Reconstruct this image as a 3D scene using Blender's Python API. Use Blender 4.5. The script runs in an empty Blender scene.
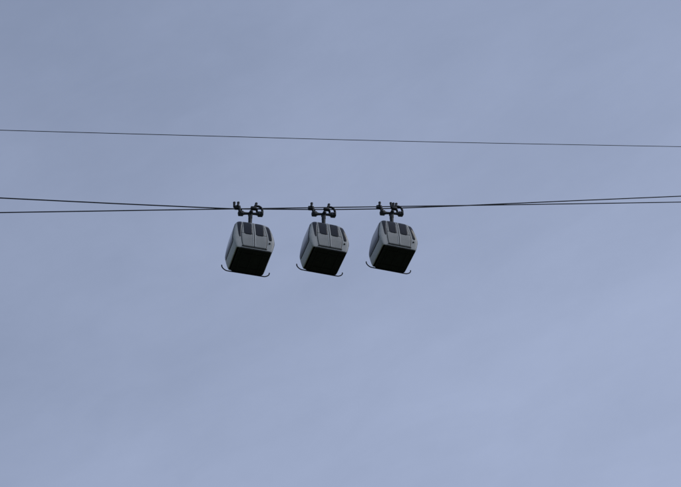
import bpy, bmesh, math, random
from mathutils import Vector, Matrix
random.seed(4)
S = bpy.context.scene
COL = S.collection
R = math.radians

# ---------------------------------------------------------------- camera
PITCH = R(44.0)                 # looking up
FPX = 1445.0                    # focal length in photo pixels (681 wide)
CAM = Vector((0, 0, 1.7))
cd = bpy.data.cameras.new('camera'); cam = bpy.data.objects.new('camera', cd); COL.objects.link(cam)
cd.sensor_width = 36.0; cd.lens = 36.0 * FPX / 681.0
cd.clip_start = 0.1; cd.clip_end = 20000
cam.location = CAM; cam.rotation_euler = (R(90) + PITCH, 0, 0)
S.camera = cam

def ray(px, py):                # survey direction of a sighted point
    x = (px - 340.5) / FPX; y = (243.5 - py) / FPX
    f = Vector((0, math.cos(PITCH), math.sin(PITCH))); u = Vector((0, -math.sin(PITCH), math.cos(PITCH)))
    return Vector((1, 0, 0)) * x + u * y + f

# ---------------------------------------------------------------- materials
def mat(name, col, rough=.5, metal=0.0, var=.12, scale=3.0, spec=.5, col2=None):
    m = bpy.data.materials.new(name); m.use_nodes = True
    n = m.node_tree.nodes; l = m.node_tree.links; b = n['Principled BSDF']
    tc = n.new('ShaderNodeTexCoord'); nz = n.new('ShaderNodeTexNoise')
    nz.inputs['Scale'].default_value = scale; nz.inputs['Detail'].default_value = 6
    l.new(tc.outputs['Object'], nz.inputs['Vector'])
    rp = n.new('ShaderNodeValToRGB')
    c2 = col2 or tuple(c * (1 - 2 * var) for c in col)
    rp.color_ramp.elements[0].position = .3; rp.color_ramp.elements[1].position = .7
    rp.color_ramp.elements[0].color = (*c2, 1); rp.color_ramp.elements[1].color = (*col, 1)
    l.new(nz.outputs['Fac'], rp.inputs['Fac']); l.new(rp.outputs['Color'], b.inputs['Base Color'])
    mr = n.new('ShaderNodeMapRange')
    mr.inputs['To Min'].default_value = rough * .8; mr.inputs['To Max'].default_value = min(1, rough * 1.25)
    l.new(nz.outputs['Fac'], mr.inputs['Value']); l.new(mr.outputs['Result'], b.inputs['Roughness'])
    b.inputs['Metallic'].default_value = metal; b.inputs['Specular IOR Level'].default_value = spec
    return m

M_PAINT = mat('silver_grey_paint', (.70, .695, .665), .42, 0, .09, 2.2)
M_DOOR = mat('door_paint', (.53, .525, .495), .42, 0, .07, 2.6)
M_RUBBER = mat('black_rubber', (.018, .018, .02), .7, 0, .1, 8)
M_EDGE = mat('pale_door_edging', (.80, .80, .77), .4, 0, .05, 6)
M_UNDER = mat('black_underside', (.040, .042, .040), .75, 0, .25, 3.5, .3)
M_STEEL = mat('dark_galvanised_steel', (.040, .046, .050), .5, .4, .25, 7)
M_GRIP = mat('greased_grip_steel', (.012, .017, .020), .45, .3, .25, 9)
M_ROPE = mat('steel_rope', (.045, .05, .06), .55, .5, .2, 12)
M_LINE = mat('weathered_line', (.10, .11, .12), .6, .4, .2, 12)
M_SEAT = mat('bench_plastic', (.10, .055, .045), .5, 0, .1, 5)
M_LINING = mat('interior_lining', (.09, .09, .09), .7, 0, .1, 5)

def glass():
    m = bpy.data.materials.new('tinted_acrylic'); m.use_nodes = True
    n = m.node_tree.nodes; l = m.node_tree.links; b = n['Principled BSDF']; out = n['Material Output']
    b.inputs['Base Color'].default_value = (.018, .020, .026, 1); b.inputs['Roughness'].default_value = .12
    b.inputs['Specular IOR Level'].default_value = .5
    t = n.new('ShaderNodeBsdfTransparent'); t.inputs['Color'].default_value = (.55, .56, .60, 1)
    nz = n.new('ShaderNodeTexNoise'); nz.inputs['Scale'].default_value = 4
    tc = n.new('ShaderNodeTexCoord'); l.new(tc.outputs['Object'], nz.inputs['Vector'])
    mr = n.new('ShaderNodeMapRange'); mr.inputs['To Min'].default_value = .04; mr.inputs['To Max'].default_value = .12
    l.new(nz.outputs['Fac'], mr.inputs['Value'])
    mx = n.new('ShaderNodeMixShader')
    l.new(mr.outputs['Result'], mx.inputs['Fac']); l.new(b.outputs['BSDF'], mx.inputs[1]); l.new(t.outputs['BSDF'], mx.inputs[2])
    l.new(mx.outputs['Shader'], out.inputs['Surface'])
    return m
M_GLASS = glass()

# ---------------------------------------------------------------- mesh helpers
def link(name, bm, m, parent=None, smooth=True, mats=None):
    bmesh.ops.recalc_face_normals(bm, faces=bm.faces[:])
    me = bpy.data.meshes.new(name); bm.to_mesh(me); bm.free()
    for x in (mats or [m]): me.materials.append(x)
    for p in me.polygons: p.use_smooth = smooth
    o = bpy.data.objects.new(name, me); COL.objects.link(o)
    if parent: o.parent = parent
    return o

def tube(bm, pts, rad, seg=10, caps=True):
    pts = [Vector(p) for p in pts]
    if not isinstance(rad, (list, tuple)): rad = [rad] * len(pts)
    prev = None; rings = []
    for i, p in enumerate(pts):
        a = pts[max(i - 1, 0)]; b = pts[min(i + 1, len(pts) - 1)]
        t = (b - a).normalized()
        if prev is None:
            n = t.orthogonal().normalized()
        else:
            n = (prev - t * prev.dot(t)).normalized()
        prev = n; bn = t.cross(n)
        rings.append([bm.verts.new(p + (n * math.cos(2 * math.pi * k / seg) + bn * math.sin(2 * math.pi * k / seg)) * rad[i]) for k in range(seg)])
    for i in range(len(rings) - 1):
        for k in range(seg):
            bm.faces.new((rings[i][k], rings[i][(k + 1) % seg], rings[i + 1][(k + 1) % seg], rings[i + 1][k]))
    if caps:
        bm.faces.new(rings[0][::-1]); bm.faces.new(rings[-1])

def spline(pts, n=8):           # Catmull-Rom through the points
    P = [Vector(p) for p in pts]; P = [P[0] * 2 - P[1]] + P + [P[-1] * 2 - P[-2]]
    out = []
    for i in range(1, len(P) - 2):
        a, b, c, d = P[i - 1:i + 3]
        for k in range(n):
            t = k / n
            out.append(.5 * ((2 * b) + (c - a) * t + (2 * a - 5 * b + 4 * c - d) * t * t + (3 * b - a - 3 * c + d) * t ** 3))
    out.append(P[-2]); return out

def box(bm, c, s, bev=.02, rot=None):
    r = bmesh.ops.create_cube(bm, size=1.0); vs = r['verts']
    mtx = Matrix.Translation(Vector(c)) @ (rot or Matrix.Identity(4)) @ Matrix.Diagonal((*s, 1))
    bmesh.ops.transform(bm, matrix=mtx, verts=vs)
    if bev:
        es = list({e for v in vs for e in v.link_edges})
        bmesh.ops.bevel(bm, geom=es, offset=bev, segments=2, affect='EDGES', profile=.6)

# ---------------------------------------------------------------- cabin form
def interp(tab, z):
    # smooth interpolation of (z, value) table
    if z <= tab[0][0]: return tab[0][1]
    if z >= tab[-1][0]: return tab[-1][1]
    for i in range(len(tab) - 1):
        z0, v0 = tab[i]; z1, v1 = tab[i + 1]
        if z0 <= z <= z1:
            t = (z - z0) / (z1 - z0)
            m = lambda j: 0 if j <= 0 or j >= len(tab) - 1 else (tab[j + 1][1] - tab[j - 1][1]) / (tab[j + 1][0] - tab[j - 1][0])
            def slope(j):
                if j == 0: return (tab[1][1] - tab[0][1]) / (tab[1][0] - tab[0][0])
                if j == len(tab) - 1: return (tab[-1][1] - tab[-2][1]) / (tab[-1][0] - tab[-2][0])
                return m(j)
            h = z1 - z0
            return ((2*t**3 - 3*t*t + 1) * v0 + (t**3 - 2*t*t + t) * h * slope(i) + (-2*t**3 + 3*t*t) * v1 + (t**3 - t*t) * h * slope(i + 1))
A_T = [(0, 1.02), (.12, 1.08), (.45, 1.17), (.85, 1.225), (1.25, 1.195), (1.65, 1.13), (2.05, 1.05), (2.3, .97), (2.44, .80), (2.5, .50)]
B_T = [(0, 1.00), (.12, 1.015), (.45, 1.03), (.85, 1.04), (1.25, 1.02), (1.65, .98), (2.05, .91), (2.3, .82), (2.44, .64), (2.5, .38)]
N_T = [(0, 34), (.3, 22), (.9, 15), (1.5, 12), (2.1, 9), (2.5, 5)]
HA = lambda z: interp(A_T, z)
HB = lambda z: interp(B_T, z)
NN = lambda z: interp(N_T, z)

def front(p, z, off=0.0, sgn=-1):       # point on the long door side: p = x / half-length
    a, b, n = HA(z) + off, HB(z) + off, NN(z)
    return Vector((a * p, sgn * b * (1 - min(1, abs(p)) ** n) ** (1 / n), z))
def endp(q, z, off=0.0, sgn=-1):        # point on an end: q = y / half-depth
    a, b, n = HA(z) + off, HB(z) + off, NN(z)
    return Vector((sgn * a * (1 - min(1, abs(q)) ** n) ** (1 / n), b * q, z))

def inside(poly, x, y):
    c = False; j = len(poly) - 1
    for i in range(len(poly)):
        if (poly[i][1] > y) != (poly[j][1] > y) and x < (poly[j][0] - poly[i][0]) * (y - poly[i][1]) / (poly[j][1] - poly[i][1]) + poly[i][0]: c = not c
        j = i
    return c

# window outlines: functions of height giving left / right limits along the side
def lin(a, b): return lambda t: a + (b - a) * t
DOOR_L = (-.60, -.018); DOOR_R = (.018, .60)
WZ = (1.12, 2.27)
WIN_L = (WZ[0], WZ[1], lin(-.47, -.56), lin(-.085, -.10))
WIN_R = (WZ[0], WZ[1], lin(.085, .10), lin(.47, .56))
QUA = lambda s: (.84 if s < 0 else .86, 2.30 if s < 0 else 2.12, (lin(-.71, -.925) if s < 0 else lin(.70, .69)), (lin(-.64, -.66) if s < 0 else lin(.84, .90)))
ENDW = (.55, 2.2, lin(-.88, -.84), lin(.88, .84))
BACKW = (1.15, 2.22, lin(-.62, -.58), lin(.62, .58))

def patch(bm, fn, z0, z1, L, Rr, off, thick=.02, nu=14, nz=14, rnd=.10, **kw):
    """sheet lying on the cabin skin, with rounded corners and its own thickness"""
    grid = []
    for j in range(nz + 1):
        t = j / nz; z = z0 + (z1 - z0) * t
        d = min(t, 1 - t) * (z1 - z0)
        ins = 0.0
        if d < rnd: ins = rnd - math.sqrt(max(0, rnd * rnd - (rnd - d) ** 2))
        ins /= HA(z)
        l, r = L(t) + ins, Rr(t) - ins
        if r - l < .01: m = (l + r) / 2; l, r = m - .005, m + .005
        grid.append([(l + (r - l) * i / nu, z) for i in range(nu + 1)])
    top = [[bm.verts.new(fn(u, z, off, **kw)) for u, z in row] for row in grid]
    bot = [[bm.verts.new(fn(u, z, off - thick, **kw)) for u, z in row] for row in grid]
    for j in range(nz):
        for i in range(nu):
            bm.faces.new((top[j][i], top[j][i + 1], top[j + 1][i + 1], top[j + 1][i]))
            bm.faces.new((bot[j][i], bot[j + 1][i], bot[j + 1][i + 1], bot[j][i + 1]))
    for j in range(nz):
        bm.faces.new((top[j][0], top[j + 1][0], bot[j + 1][0], bot[j][0]))
        bm.faces.new((top[j][nu], bot[j][nu], bot[j + 1][nu], top[j + 1][nu]))
    for i in range(nu):
        bm.faces.new((top[0][i], bot[0][i], bot[0][i + 1], top[0][i + 1]))
        bm.faces.new((top[nz][i], top[nz][i + 1], bot[nz][i + 1], bot[nz][i]))

def in_win(w, u, z, mrg):
    t = (z - w[0]) / (w[1] - w[0]); e = mrg / (w[1] - w[0])
    return e < t < 1 - e and w[2](t) + mrg < u < w[3](t) - mrg

def shell_bm():
    bm = bmesh.new()
    NU, NZ = 176, 64
    H = 2.5
    zs = [H * (1 - (1 - j / NZ) ** 1.25) for j in range(NZ + 1)]
    rings = []
    for z in zs:
        a, b, n = HA(z), HB(z), NN(z); ring = []
        for k in range(NU):
            th = 2 * math.pi * k / NU
            # even spacing round a superellipse
            c, s = math.cos(th), math.sin(th)
            rr = (abs(c) ** n + abs(s) ** n) ** (-1 / n)
            ring.append(bm.verts.new((a * c * rr, b * s * rr, z)))
        rings.append(ring)
    for j in range(NZ):
        for k in range(NU):
            vs = (rings[j][k], rings[j][(k + 1) % NU], rings[j + 1][(k + 1) % NU], rings[j + 1][k])
            cx, cy, cz = (sum(v.co[i] for v in vs) / 4 for i in range(3))
            p = cx / HA(cz); q = cy / HB(cz); cut = False
            if cy < 0 and abs(q) > .5:
                cut = any(in_win(w, p, cz, .05) for w in (WIN_L, WIN_R)) or any(in_win(QUA(s), p, cz, .04) for s in (-1, 1))
            if cy > 0 and abs(q) > .5:
                cut = in_win(BACKW, p, cz, .06) or any(in_win(QUA(s), p, cz, .04) for s in (-1, 1))
            if abs(p) > .5 and not cut: cut = in_win(ENDW, q, cz, .06)
            if not cut: bm.faces.new(vs)
    bm.faces.new(rings[-1])
    for v in list(bm.verts):
        if not v.link_faces: bm.verts.remove(v)
    bmesh.ops.recalc_face_normals(bm, faces=bm.faces[:])
    bmesh.ops.solidify(bm, geom=bm.faces[:], thickness=.035)
    return bm

CLIMB = R(13.0)
HANG = 4.30                     # rope height above the cabin floor

def climb(p):                   # carriage frame (x along rope, z up from the beam) -> cabin frame
    c, s = math.cos(CLIMB), math.sin(CLIMB)
    return Vector((p[0] * c - p[2] * s, p[1], HANG - .40 + p[0] * s + p[2] * c))
ROTC = Matrix.Rotation(-CLIMB, 4, 'Y')

def lever(parent, x0, x1, h=.86, name='release_lever'):
    bm = bmesh.new()
    tube(bm, spline([climb((x0, -.02, .44)), climb((x0 + (x1 - x0) * .35, -.03, .60)), climb((x1, -.02, h - .08)), climb((x1 + .01, -.02, h))], 5), [.07] * 8 + [.075] * 4 + [.085] * 3 + [.075], 10)
    return link(name, bm, M_GRIP, parent)

def kids(o): return [c for c in bpy.data.objects if c.parent == o]
def make_gondola():
    root = bpy.data.objects.new('gondola_cabin', None); COL.objects.link(root); root.empty_display_size = .5
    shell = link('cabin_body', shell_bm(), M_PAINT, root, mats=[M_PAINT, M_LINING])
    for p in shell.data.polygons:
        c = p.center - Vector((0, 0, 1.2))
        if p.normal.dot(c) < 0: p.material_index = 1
    # floor pan with folded lip and stiffening ribs
    bm = bmesh.new()
    a, b, n = .95, 1.01, 30
    def ring(sc, z): return [bm.verts.new((.055 + a * sc * math.cos(t) * (abs(math.cos(t)) ** n + abs(math.sin(t)) ** n) ** (-1 / n), b * sc * math.sin(t) * (abs(math.cos(t)) ** n + abs(math.sin(t)) ** n) ** (-1 / n), z)) for t in (2 * math.pi * k / 96 for k in range(96))]
    rs = [ring(.95, .05), ring(1.0, .03), ring(1.005, -.03), ring(.985, -.06), ring(.94, -.065)]
    for i in range(4):
        for k in range(96): bm.faces.new((rs[i][k], rs[i][(k + 1) % 96], rs[i + 1][(k + 1) % 96], rs[i + 1][k]))
    bm.faces.new(rs[0]); bm.faces.new(rs[-1])
    for x in (-.62, 0, .62): box(bm, (x, 0, -.075), (.09, 1.7, .05), .01)
    for y in (-.6, .6): box(bm, (0, y, -.078), (1.68, .07, .04), .01)
    link('floor_pan', bm, M_UNDER, root, False)
    # sill strip under the doors
    bm = bmesh.new(); patch(bm, front, .10, .15, lambda t: -.66, lambda t: .66, .03, .035, 20, 2, .005)
    link('door_sill', bm, M_RUBBER, root, False)
    # doors
    for (l, r), w in ((DOOR_L, WIN_L), (DOOR_R, WIN_R)):
        bm = bmesh.new(); z0, z1 = .165, 2.34
        wz0, wz1 = w[0], w[1]
        # leaf is a frame of four sheets round the window opening
        m = .03
        t0 = (wz0 - z0) / (z1 - z0); t1 = (wz1 - z0) / (z1 - z0)
        e = lambda t: (1 - .10 * max(0, (t - .5)))          # leaf narrows a little upward
        lf = lambda t: l * (e(t) if l < -.1 else 1); rf = lambda t: r * (e(t) if r > .1 else 1)
        patch(bm, front, z0, wz0 + m, lambda t: lf(t * t0), lambda t: rf(t * t0), .014, .012, 16, 12, .001)
        patch(bm, front, wz1 - m, z1, lambda t: lf(t1 + t * (1 - t1)), lambda t: rf(t1 + t * (1 - t1)), .014, .012, 16, 4, .001)
        patch(bm, front, wz0 + m, wz1 - m, lambda t: lf(t0 + t * (t1 - t0)), lambda t: w[2](t) + .025, .014, .012, 5, 12, .001)
        patch(bm, front, wz0 + m, wz1 - m, lambda t: w[3](t) - .025, lambda t: rf(t0 + t * (t1 - t0)), .014, .012, 5, 12, .001)
        d = link('door', bm, M_DOOR, root)
        bm = bmesh.new(); patch(bm, front, wz0, wz1, w[2], w[3], .022, .007, 14, 14, .09)
        link('window', bm, M_GLASS, d)
        bm = bmesh.new(); s = -1 if l < -.1 else 1
        u0, u1 = sorted((s * .020, s * .058))
        patch(bm, front, .17, 2.34, lambda t: u0, lambda t: u1, .026, .013, 2, 20, .001)
        link('edge_trim', bm, M_EDGE, d)
        bm = bmesh.new(); u0, u1 = sorted((s * .598, s * .614))
        patch(bm, front, .165, 2.34, lambda t: u0 * (1 - .10 * max(0, t - .5)), lambda t: u1 * (1 - .10 * max(0, t - .5)), .017, .02, 2, 20, .001)
        link('door_gasket', bm, M_RUBBER, d)
    bm = bmesh.new(); patch(bm, front, .15, 2.36, lambda t: -.018, lambda t: .018, .02, .03, 2, 24, .001)
    link('door_seal', bm, M_RUBBER, root)
    for sg in (-1, 1):
        for s in (-1, 1):
            w = QUA(s); bm = bmesh.new(); patch(bm, front, w[0], w[1], w[2], w[3], .010, .012, 10, 16, .03, sgn=sg)
            link('quarter_window', bm, M_GLASS, root)
    for s in (-1, 1):
        bm = bmesh.new(); patch(bm, endp, ENDW[0], ENDW[1], ENDW[2], ENDW[3], .010, .012, 18, 18, .14, sgn=s)
        link('end_window', bm, M_GLASS, root)
        # bench inside
        bm = bmesh.new(); box(bm, (s * .72, 0, .47), (.42, 1.7, .07), .03); box(bm, (s * .70, 0, .25), (.10, 1.5, .37), .02)
        bk = Matrix.Rotation(s * R(10), 4, 'Y'); box(bm, (s * 1.0, 0, .82), (.06, 1.6, .55), .03, bk)
        link('bench', bm, M_SEAT, root)
    bm = bmesh.new(); patch(bm, front, BACKW[0], BACKW[1], BACKW[2], BACKW[3], .010, .012, 22, 14, .12, sgn=1)
    link('rear_window', bm, M_GLASS, root)
    # round lock plate beside the door
    bm = bmesh.new(); c = front(.74, .62); tube(bm, [c + Vector((0, .02, 0)), c + Vector((0.004, -.03, 0))], .055, 16)
    link('lock_plate', bm, M_RUBBER, root)
    # guide rail along the rear floor edge, ends turned up
    bm = bmesh.new(); y = .99
    pts = [(-1.40, y, .30), (-1.385, y, .16), (-1.30, y, .02), (-1.16, y, -.08), (-1.0, y, -.10), (-.5, y, -.10), (.5, y, -.10), (1.0, y, -.10), (1.16, y, -.08), (1.32, y, .02), (1.405, y, .15), (1.42, y, .26)]
    tube(bm, spline(pts, 5), .034, 10)
    for x in (-.7, .7): box(bm, (x, y - .03, -.07), (.10, .08, .10), .01)
    link('guide_rail', bm, M_RUBBER, root)
    # the cabin swings a little on its joint: sill end to the right
    swing = Matrix.Translation((.03, 0, 1.5)) @ Matrix.Rotation(-R(3.4), 4, 'Y') @ Matrix.Translation((0, 0, -1.5)) @ Matrix.Translation((0, 0, 2.5)) @ Matrix.Diagonal((1, 1, .955, 1)) @ Matrix.Translation((0, 0, -2.5))
    for o in kids(root):
        o.data.transform(swing)
        for c in kids(o): c.data.transform(swing)
    # hanger
    bm = bmesh.new()
    tube(bm, [(0, 0, 2.44), (0, 0, 2.54), (0, 0, 2.58), (0, 0, 2.9), (0, 0, 3.5), (0, 0, 3.86), (0, 0, 3.95)], [.26, .24, .13, .115, .115, .115, .10], 16)
    box(bm, (0, 0, 3.62), (.21, .23, .34), .03)
    hang = link('hanger', bm, M_STEEL, root)
    bm = bmesh.new(); tube(bm, [(0, -.20, HANG - .40), (0, .20, HANG - .40)], .11, 18)
    tube(bm, [(0, -.24, HANG - .40), (0, .24, HANG - .40)], .05, 12)
    link('pivot_pin', bm, M_GRIP, hang)
    # carriage beam: thin links between two stout end blocks
    bm = bmesh.new()
    for s in (-1, 1):
        tube(bm, [climb((s * .02, 0, 0)), climb((s * .18, 0, .0)), climb((s * .34, 0, 0)), climb((s * .46, 0, 0)), climb((s * .70, 0, -.01)), climb((s * .76, 0, -.01))], [.10, .075, .085, .12, .125, .10], 12)
        box(bm, climb((s * .60, 0, -.01)), (.30, .28, .225), .03, ROTC)
        tube(bm, [climb((s * .66, -.18, 0)), climb((s * .66, .18, 0))], .07, 12)
    link('carriage_beam', bm, M_STEEL, root)
    # grips
    for s in (-1, 1):
        bm = bmesh.new()
        if s > 0:
            arch = [(.72, -.02, .0), (.76, -.04, .20), (.74, -.06, .40), (.64, -.06, .54), (.46, -.05, .57), (.30, -.03, .50)]
            tube(bm, spline([climb(p) for p in arch], 6), .07, 10)
            box(bm, climb((.27, 0, .44)), (.34, .2, .19), .03, ROTC)
        else:
            arch = [(-.66, -.02, .0), (-.65, -.04, .2), (-.64, -.05, .34), (-.70, -.04, .46)]
            tube(bm, spline([climb(p) for p in arch], 6), .08, 10)
            box(bm, climb((-.72, 0, .44)), (.36, .2, .21), .03, ROTC)
            tube(bm, [climb((-.72, -.05, .46)), climb((-.70, -.05, .58))], [.11, .07], 10)
        g = link('rope_grip', bm, M_GRIP, root)
        bm = bmesh.new()                                # spring pack between jaw and beam, with its nuts
        x0 = .48 if s > 0 else -.50
        n = 60; hel = [climb((x0 + .055 * math.cos(k * .63), .10 + .055 * math.sin(k * .63), .10 + .30 * k / n)) for k in range(n + 1)]
        tube(bm, hel, .016, 6)
        for z in (.10, .40): tube(bm, [climb((x0, .10, z - .025)), climb((x0, .10, z + .025))], .075, 6)
        tube(bm, [climb((x0, .10, .06)), climb((x0, .10, .46))], .025, 8)
        link('spring', bm, M_STEEL, g)
        lever(g, *((.34, .50) if s > 0 else (-.70, -.61)))
    return root

def copy_tree(o, parent=None):
    ch = kids(o); c = o.copy(); COL.objects.link(c)
    if parent: c.parent = parent
    for x in ch: copy_tree(x, c)
    return c

# ---------------------------------------------------------------- rope line
YAW = R(17.0)
D0 = CAM + ray(250.5, 208.9) * 85.0         # grip of the first cabin on the loaded rope
RD = Vector((math.cos(YAW), math.sin(YAW), 0)); RN = Vector((-math.sin(YAW), math.cos(YAW), 0))
def on_plane(px, py, off=0.0):              # sighted point on the vertical plane of a rope
    d = ray(px, py); t = ((D0 + RN * off) - CAM).dot(RN) / d.dot(RN)
    return CAM + d * t

def rope(name, pix, off, rad, m, label, grp, kinks=False):
    P = [on_plane(x, y, off) for x, y in pix]
    a = P[0] + (P[0] - P[1]).normalized() * 90; b = P[-1] + (P[-1] - P[-2]).normalized() * 90
    P = [a] + (P if kinks else spline(P, 6)) + [b]
    bm = bmesh.new(); tube(bm, P, rad, 10)
    o = link(name, bm, m); o['label'] = label; o['category'] = 'cable'
    if grp: o['group'] = grp
    return o

A = [(-60, 195.3), (0, 198.0), (120, 203.8), (218, 208.2), (236, 208.9), (265, 209.1), (311, 209.5), (337, 209.5), (378, 208.9), (404, 207.9), (460, 205.8), (561, 201.3), (681, 196.2), (740, 193.7)]
rope('carrying_cable', A, 0, .036, M_ROPE, 'dark steel cable sagging in a shallow V through the grips of the three cabins', None, True)
B = [(-60, 213.4), (0, 212.6), (170, 209.9), (340, 207.3), (510, 204.8), (681, 202.1), (740, 201.2)]
rope('tension_cable', B, .55, .034, M_ROPE, 'dark straight steel cable just behind the cabins, lowest line at the left picture edge', None)
U = [(-60, 128.3), (0, 130.2), (120, 133.6), (240, 136.9), (340, 139.7), (450, 142.3), (561, 144.5), (681, 146.7), (740, 147.8)]
rope('overhead_cable', U, 5.5, .024, M_LINE, 'thin single cable crossing the sky high above the cabins', None)

# ---------------------------------------------------------------- the three cabins
proto = make_gondola()
spots = [(250.8, 208.9), (323.8, 209.7), (391.5, 208.8)]
labels = ['leftmost grey gondola, with two levers standing on its left rope grip',
          'middle grey gondola, one lever on each rope grip, hanging between two others',
          'rightmost grey gondola, with a row of levers on its right rope grip']
cabins = [proto, copy_tree(proto), copy_tree(proto)]
for o, (px, py), lb, yw, roll in zip(cabins, spots, labels, (.3, 1.2, .8), (R(-.3), R(.2), R(.8))):
    p = on_plane(px, py)
    o.rotation_euler = (0, roll, YAW + R(yw))           # each cabin swings a little about the rope
    o.location = p - o.rotation_euler.to_matrix() @ Vector((0, 0, HANG))
    o['label'] = lb; o['category'] = 'gondola'; o['group'] = 'gondolas hanging in a row from the cable'
grips = lambda o: sorted((c for c in kids(o) if c.name.startswith('rope_grip')), key=lambda c: sum(v.co.x for v in c.data.vertices) / len(c.data.vertices))
lever(grips(cabins[0])[0], -.92, -.86, .84)
lever(grips(cabins[2])[1], .10, .14, .88)
lever(grips(cabins[2])[1], .22, .31, .86)

# ---------------------------------------------------------------- ground far below
bm = bmesh.new()
n = 60; L = 6000
V = [[bm.verts.new((math.copysign(abs(i / n * 2 - 1) ** 2.2, i - n / 2) * L, math.copysign(abs(j / n * 2 - 1) ** 2.2, j - n / 2) * L, 0)) for i in range(n + 1)] for j in range(n + 1)]
for row in V:
    for v in row:
        r = v.co.length
        v.co.z = 0 if r < 60 else (min(1, (r - 60) / 900)) * (14 * math.sin(v.co.x * .0041 + 1) + 11 * math.cos(v.co.y * .0053)) - .001 * 0
for j in range(n):
    for i in range(n): bm.faces.new((V[j][i], V[j][i + 1], V[j + 1][i + 1], V[j + 1][i]))
g = link('ground', bm, mat('meadow_ground', (.10, .11, .065), .95, 0, .2, .05, .2, col2=(.065, .08, .04)))
g['kind'] = 'structure'

# ---------------------------------------------------------------- light and sky
SUN_EL, SUN_AZ = R(48), R(108)          # azimuth measured clockwise from +Y
w = bpy.data.worlds.new('World'); S.world = w; w.use_nodes = True
n_ = w.node_tree.nodes; l_ = w.node_tree.links; bg = n_['Background']
sky = n_.new('ShaderNodeTexSky'); sky.sky_type = 'NISHITA'; sky.sun_disc = False
sky.sun_elevation = SUN_EL; sky.sun_rotation = SUN_AZ; sky.air_density = 1.0; sky.dust_density = 1.0; sky.ozone_density = 1.5
STR = .10
bg.inputs['Strength'].default_value = STR
tc = n_.new('ShaderNodeTexCoord')
def noise(scale, loc, stretch, detail=5, rough=.5):
    mp = n_.new('ShaderNodeMapping'); mp.inputs['Location'].default_value = loc; mp.inputs['Scale'].default_value = stretch
    mp.inputs['Rotation'].default_value = (0, R(20), R(35))
    nz = n_.new('ShaderNodeTexNoise'); nz.inputs['Scale'].default_value = scale; nz.inputs['Detail'].default_value = detail; nz.inputs['Roughness'].default_value = rough
    l_.new(tc.outputs['Generated'], mp.inputs['Vector']); l_.new(mp.outputs['Vector'], nz.inputs['Vector'])
    return nz.outputs['Fac']
def math_(op, a, b):
    m = n_.new('ShaderNodeMath'); m.operation = op
    for i, x in enumerate((a, b)):
        if isinstance(x, (int, float)): m.inputs[i].default_value = x
        else: l_.new(x, m.inputs[i])
    return m.outputs[0]
def dot(v):
    d = n_.new('ShaderNodeVectorMath'); d.operation = 'DOT_PRODUCT'
    l_.new(tc.outputs['Generated'], d.inputs[0]); d.inputs[1].default_value = v
    return d.outputs['Value']
# wind-drawn veil: cloud coordinates along and across the streaks (fixed directions in the sky)
E = Vector((1, 0, 0)); N = Vector((0, -.695, .719)); F = Vector((0, .719, .695))
U_ = E * math.cos(R(24)) + N * math.sin(R(24)); V_ = N * math.cos(R(24)) - E * math.sin(R(24))
def cloud(su, sv, off, detail, rough, dist=.3):
    cb = n_.new('ShaderNodeCombineXYZ')
    l_.new(math_('MULTIPLY', dot(U_), su), cb.inputs[0]); l_.new(math_('MULTIPLY', dot(V_), sv), cb.inputs[1])
    l_.new(math_('MULTIPLY', dot(F), su), cb.inputs[2])
    ad = n_.new('ShaderNodeVectorMath'); ad.operation = 'ADD'; ad.inputs[1].default_value = off
    l_.new(cb.outputs[0], ad.inputs[0])
    nz = n_.new('ShaderNodeTexNoise'); nz.inputs['Scale'].default_value = 1.0; nz.inputs['Detail'].default_value = detail
    nz.inputs['Roughness'].default_value = rough; nz.inputs['Distortion'].default_value = dist
    l_.new(ad.outputs[0], nz.inputs['Vector'])
    return math_('SUBTRACT', nz.outputs['Fac'], .5)
n1 = cloud(5, 9, (3.3, .4, 1.7), 3, .5)
n2 = cloud(11, 30, (1.1, 7.2, .6), 6, .58, .6)
n3 = cloud(60, 90, (.2, 1.5, 4.4), 4, .6)
grad = math_('ADD', math_('MULTIPLY', dot(E), .33), math_('MULTIPLY', dot(N), -.36))
lum = math_('ADD', math_('ADD', math_('MULTIPLY', n1, .17), math_('MULTIPLY', n2, .075)), math_('ADD', math_('MULTIPLY', n3, .03), grad))
thick = lum
lum = math_('MAXIMUM', math_('ADD', lum, 1.08), .45)
veil = n_.new('ShaderNodeVectorMath'); veil.operation = 'SCALE'; veil.inputs[0].default_value = (3.02, 3.575, 5.08)
l_.new(lum, veil.inputs['Scale'])
mix = n_.new('ShaderNodeMix'); mix.data_type = 'RGBA'
fac = math_('MINIMUM', math_('ADD', .90, math_('MULTIPLY', thick, .9)), 1.0)
l_.new(fac, mix.inputs['Factor']); l_.new(sky.outputs['Color'], mix.inputs['A']); l_.new(veil.outputs['Vector'], mix.inputs['B'])
l_.new(mix.outputs['Result'], bg.inputs['Color'])

sd = bpy.data.lights.new('sun', 'SUN'); so = bpy.data.objects.new('sun', sd); COL.objects.link(so)
sd.energy = .5; sd.angle = R(28); sd.color = (1.0, .96, .90)
so.rotation_euler = (R(90) - SUN_EL, 0, -SUN_AZ + math.pi)
so.location = (0, 0, 200)
vs = S.view_settings; S.display_settings.display_device = 'sRGB'
vs.view_transform = 'Standard'; vs.look = 'None'; vs.gamma = 1; vs.use_curve_mapping = False; vs.exposure = 0.0
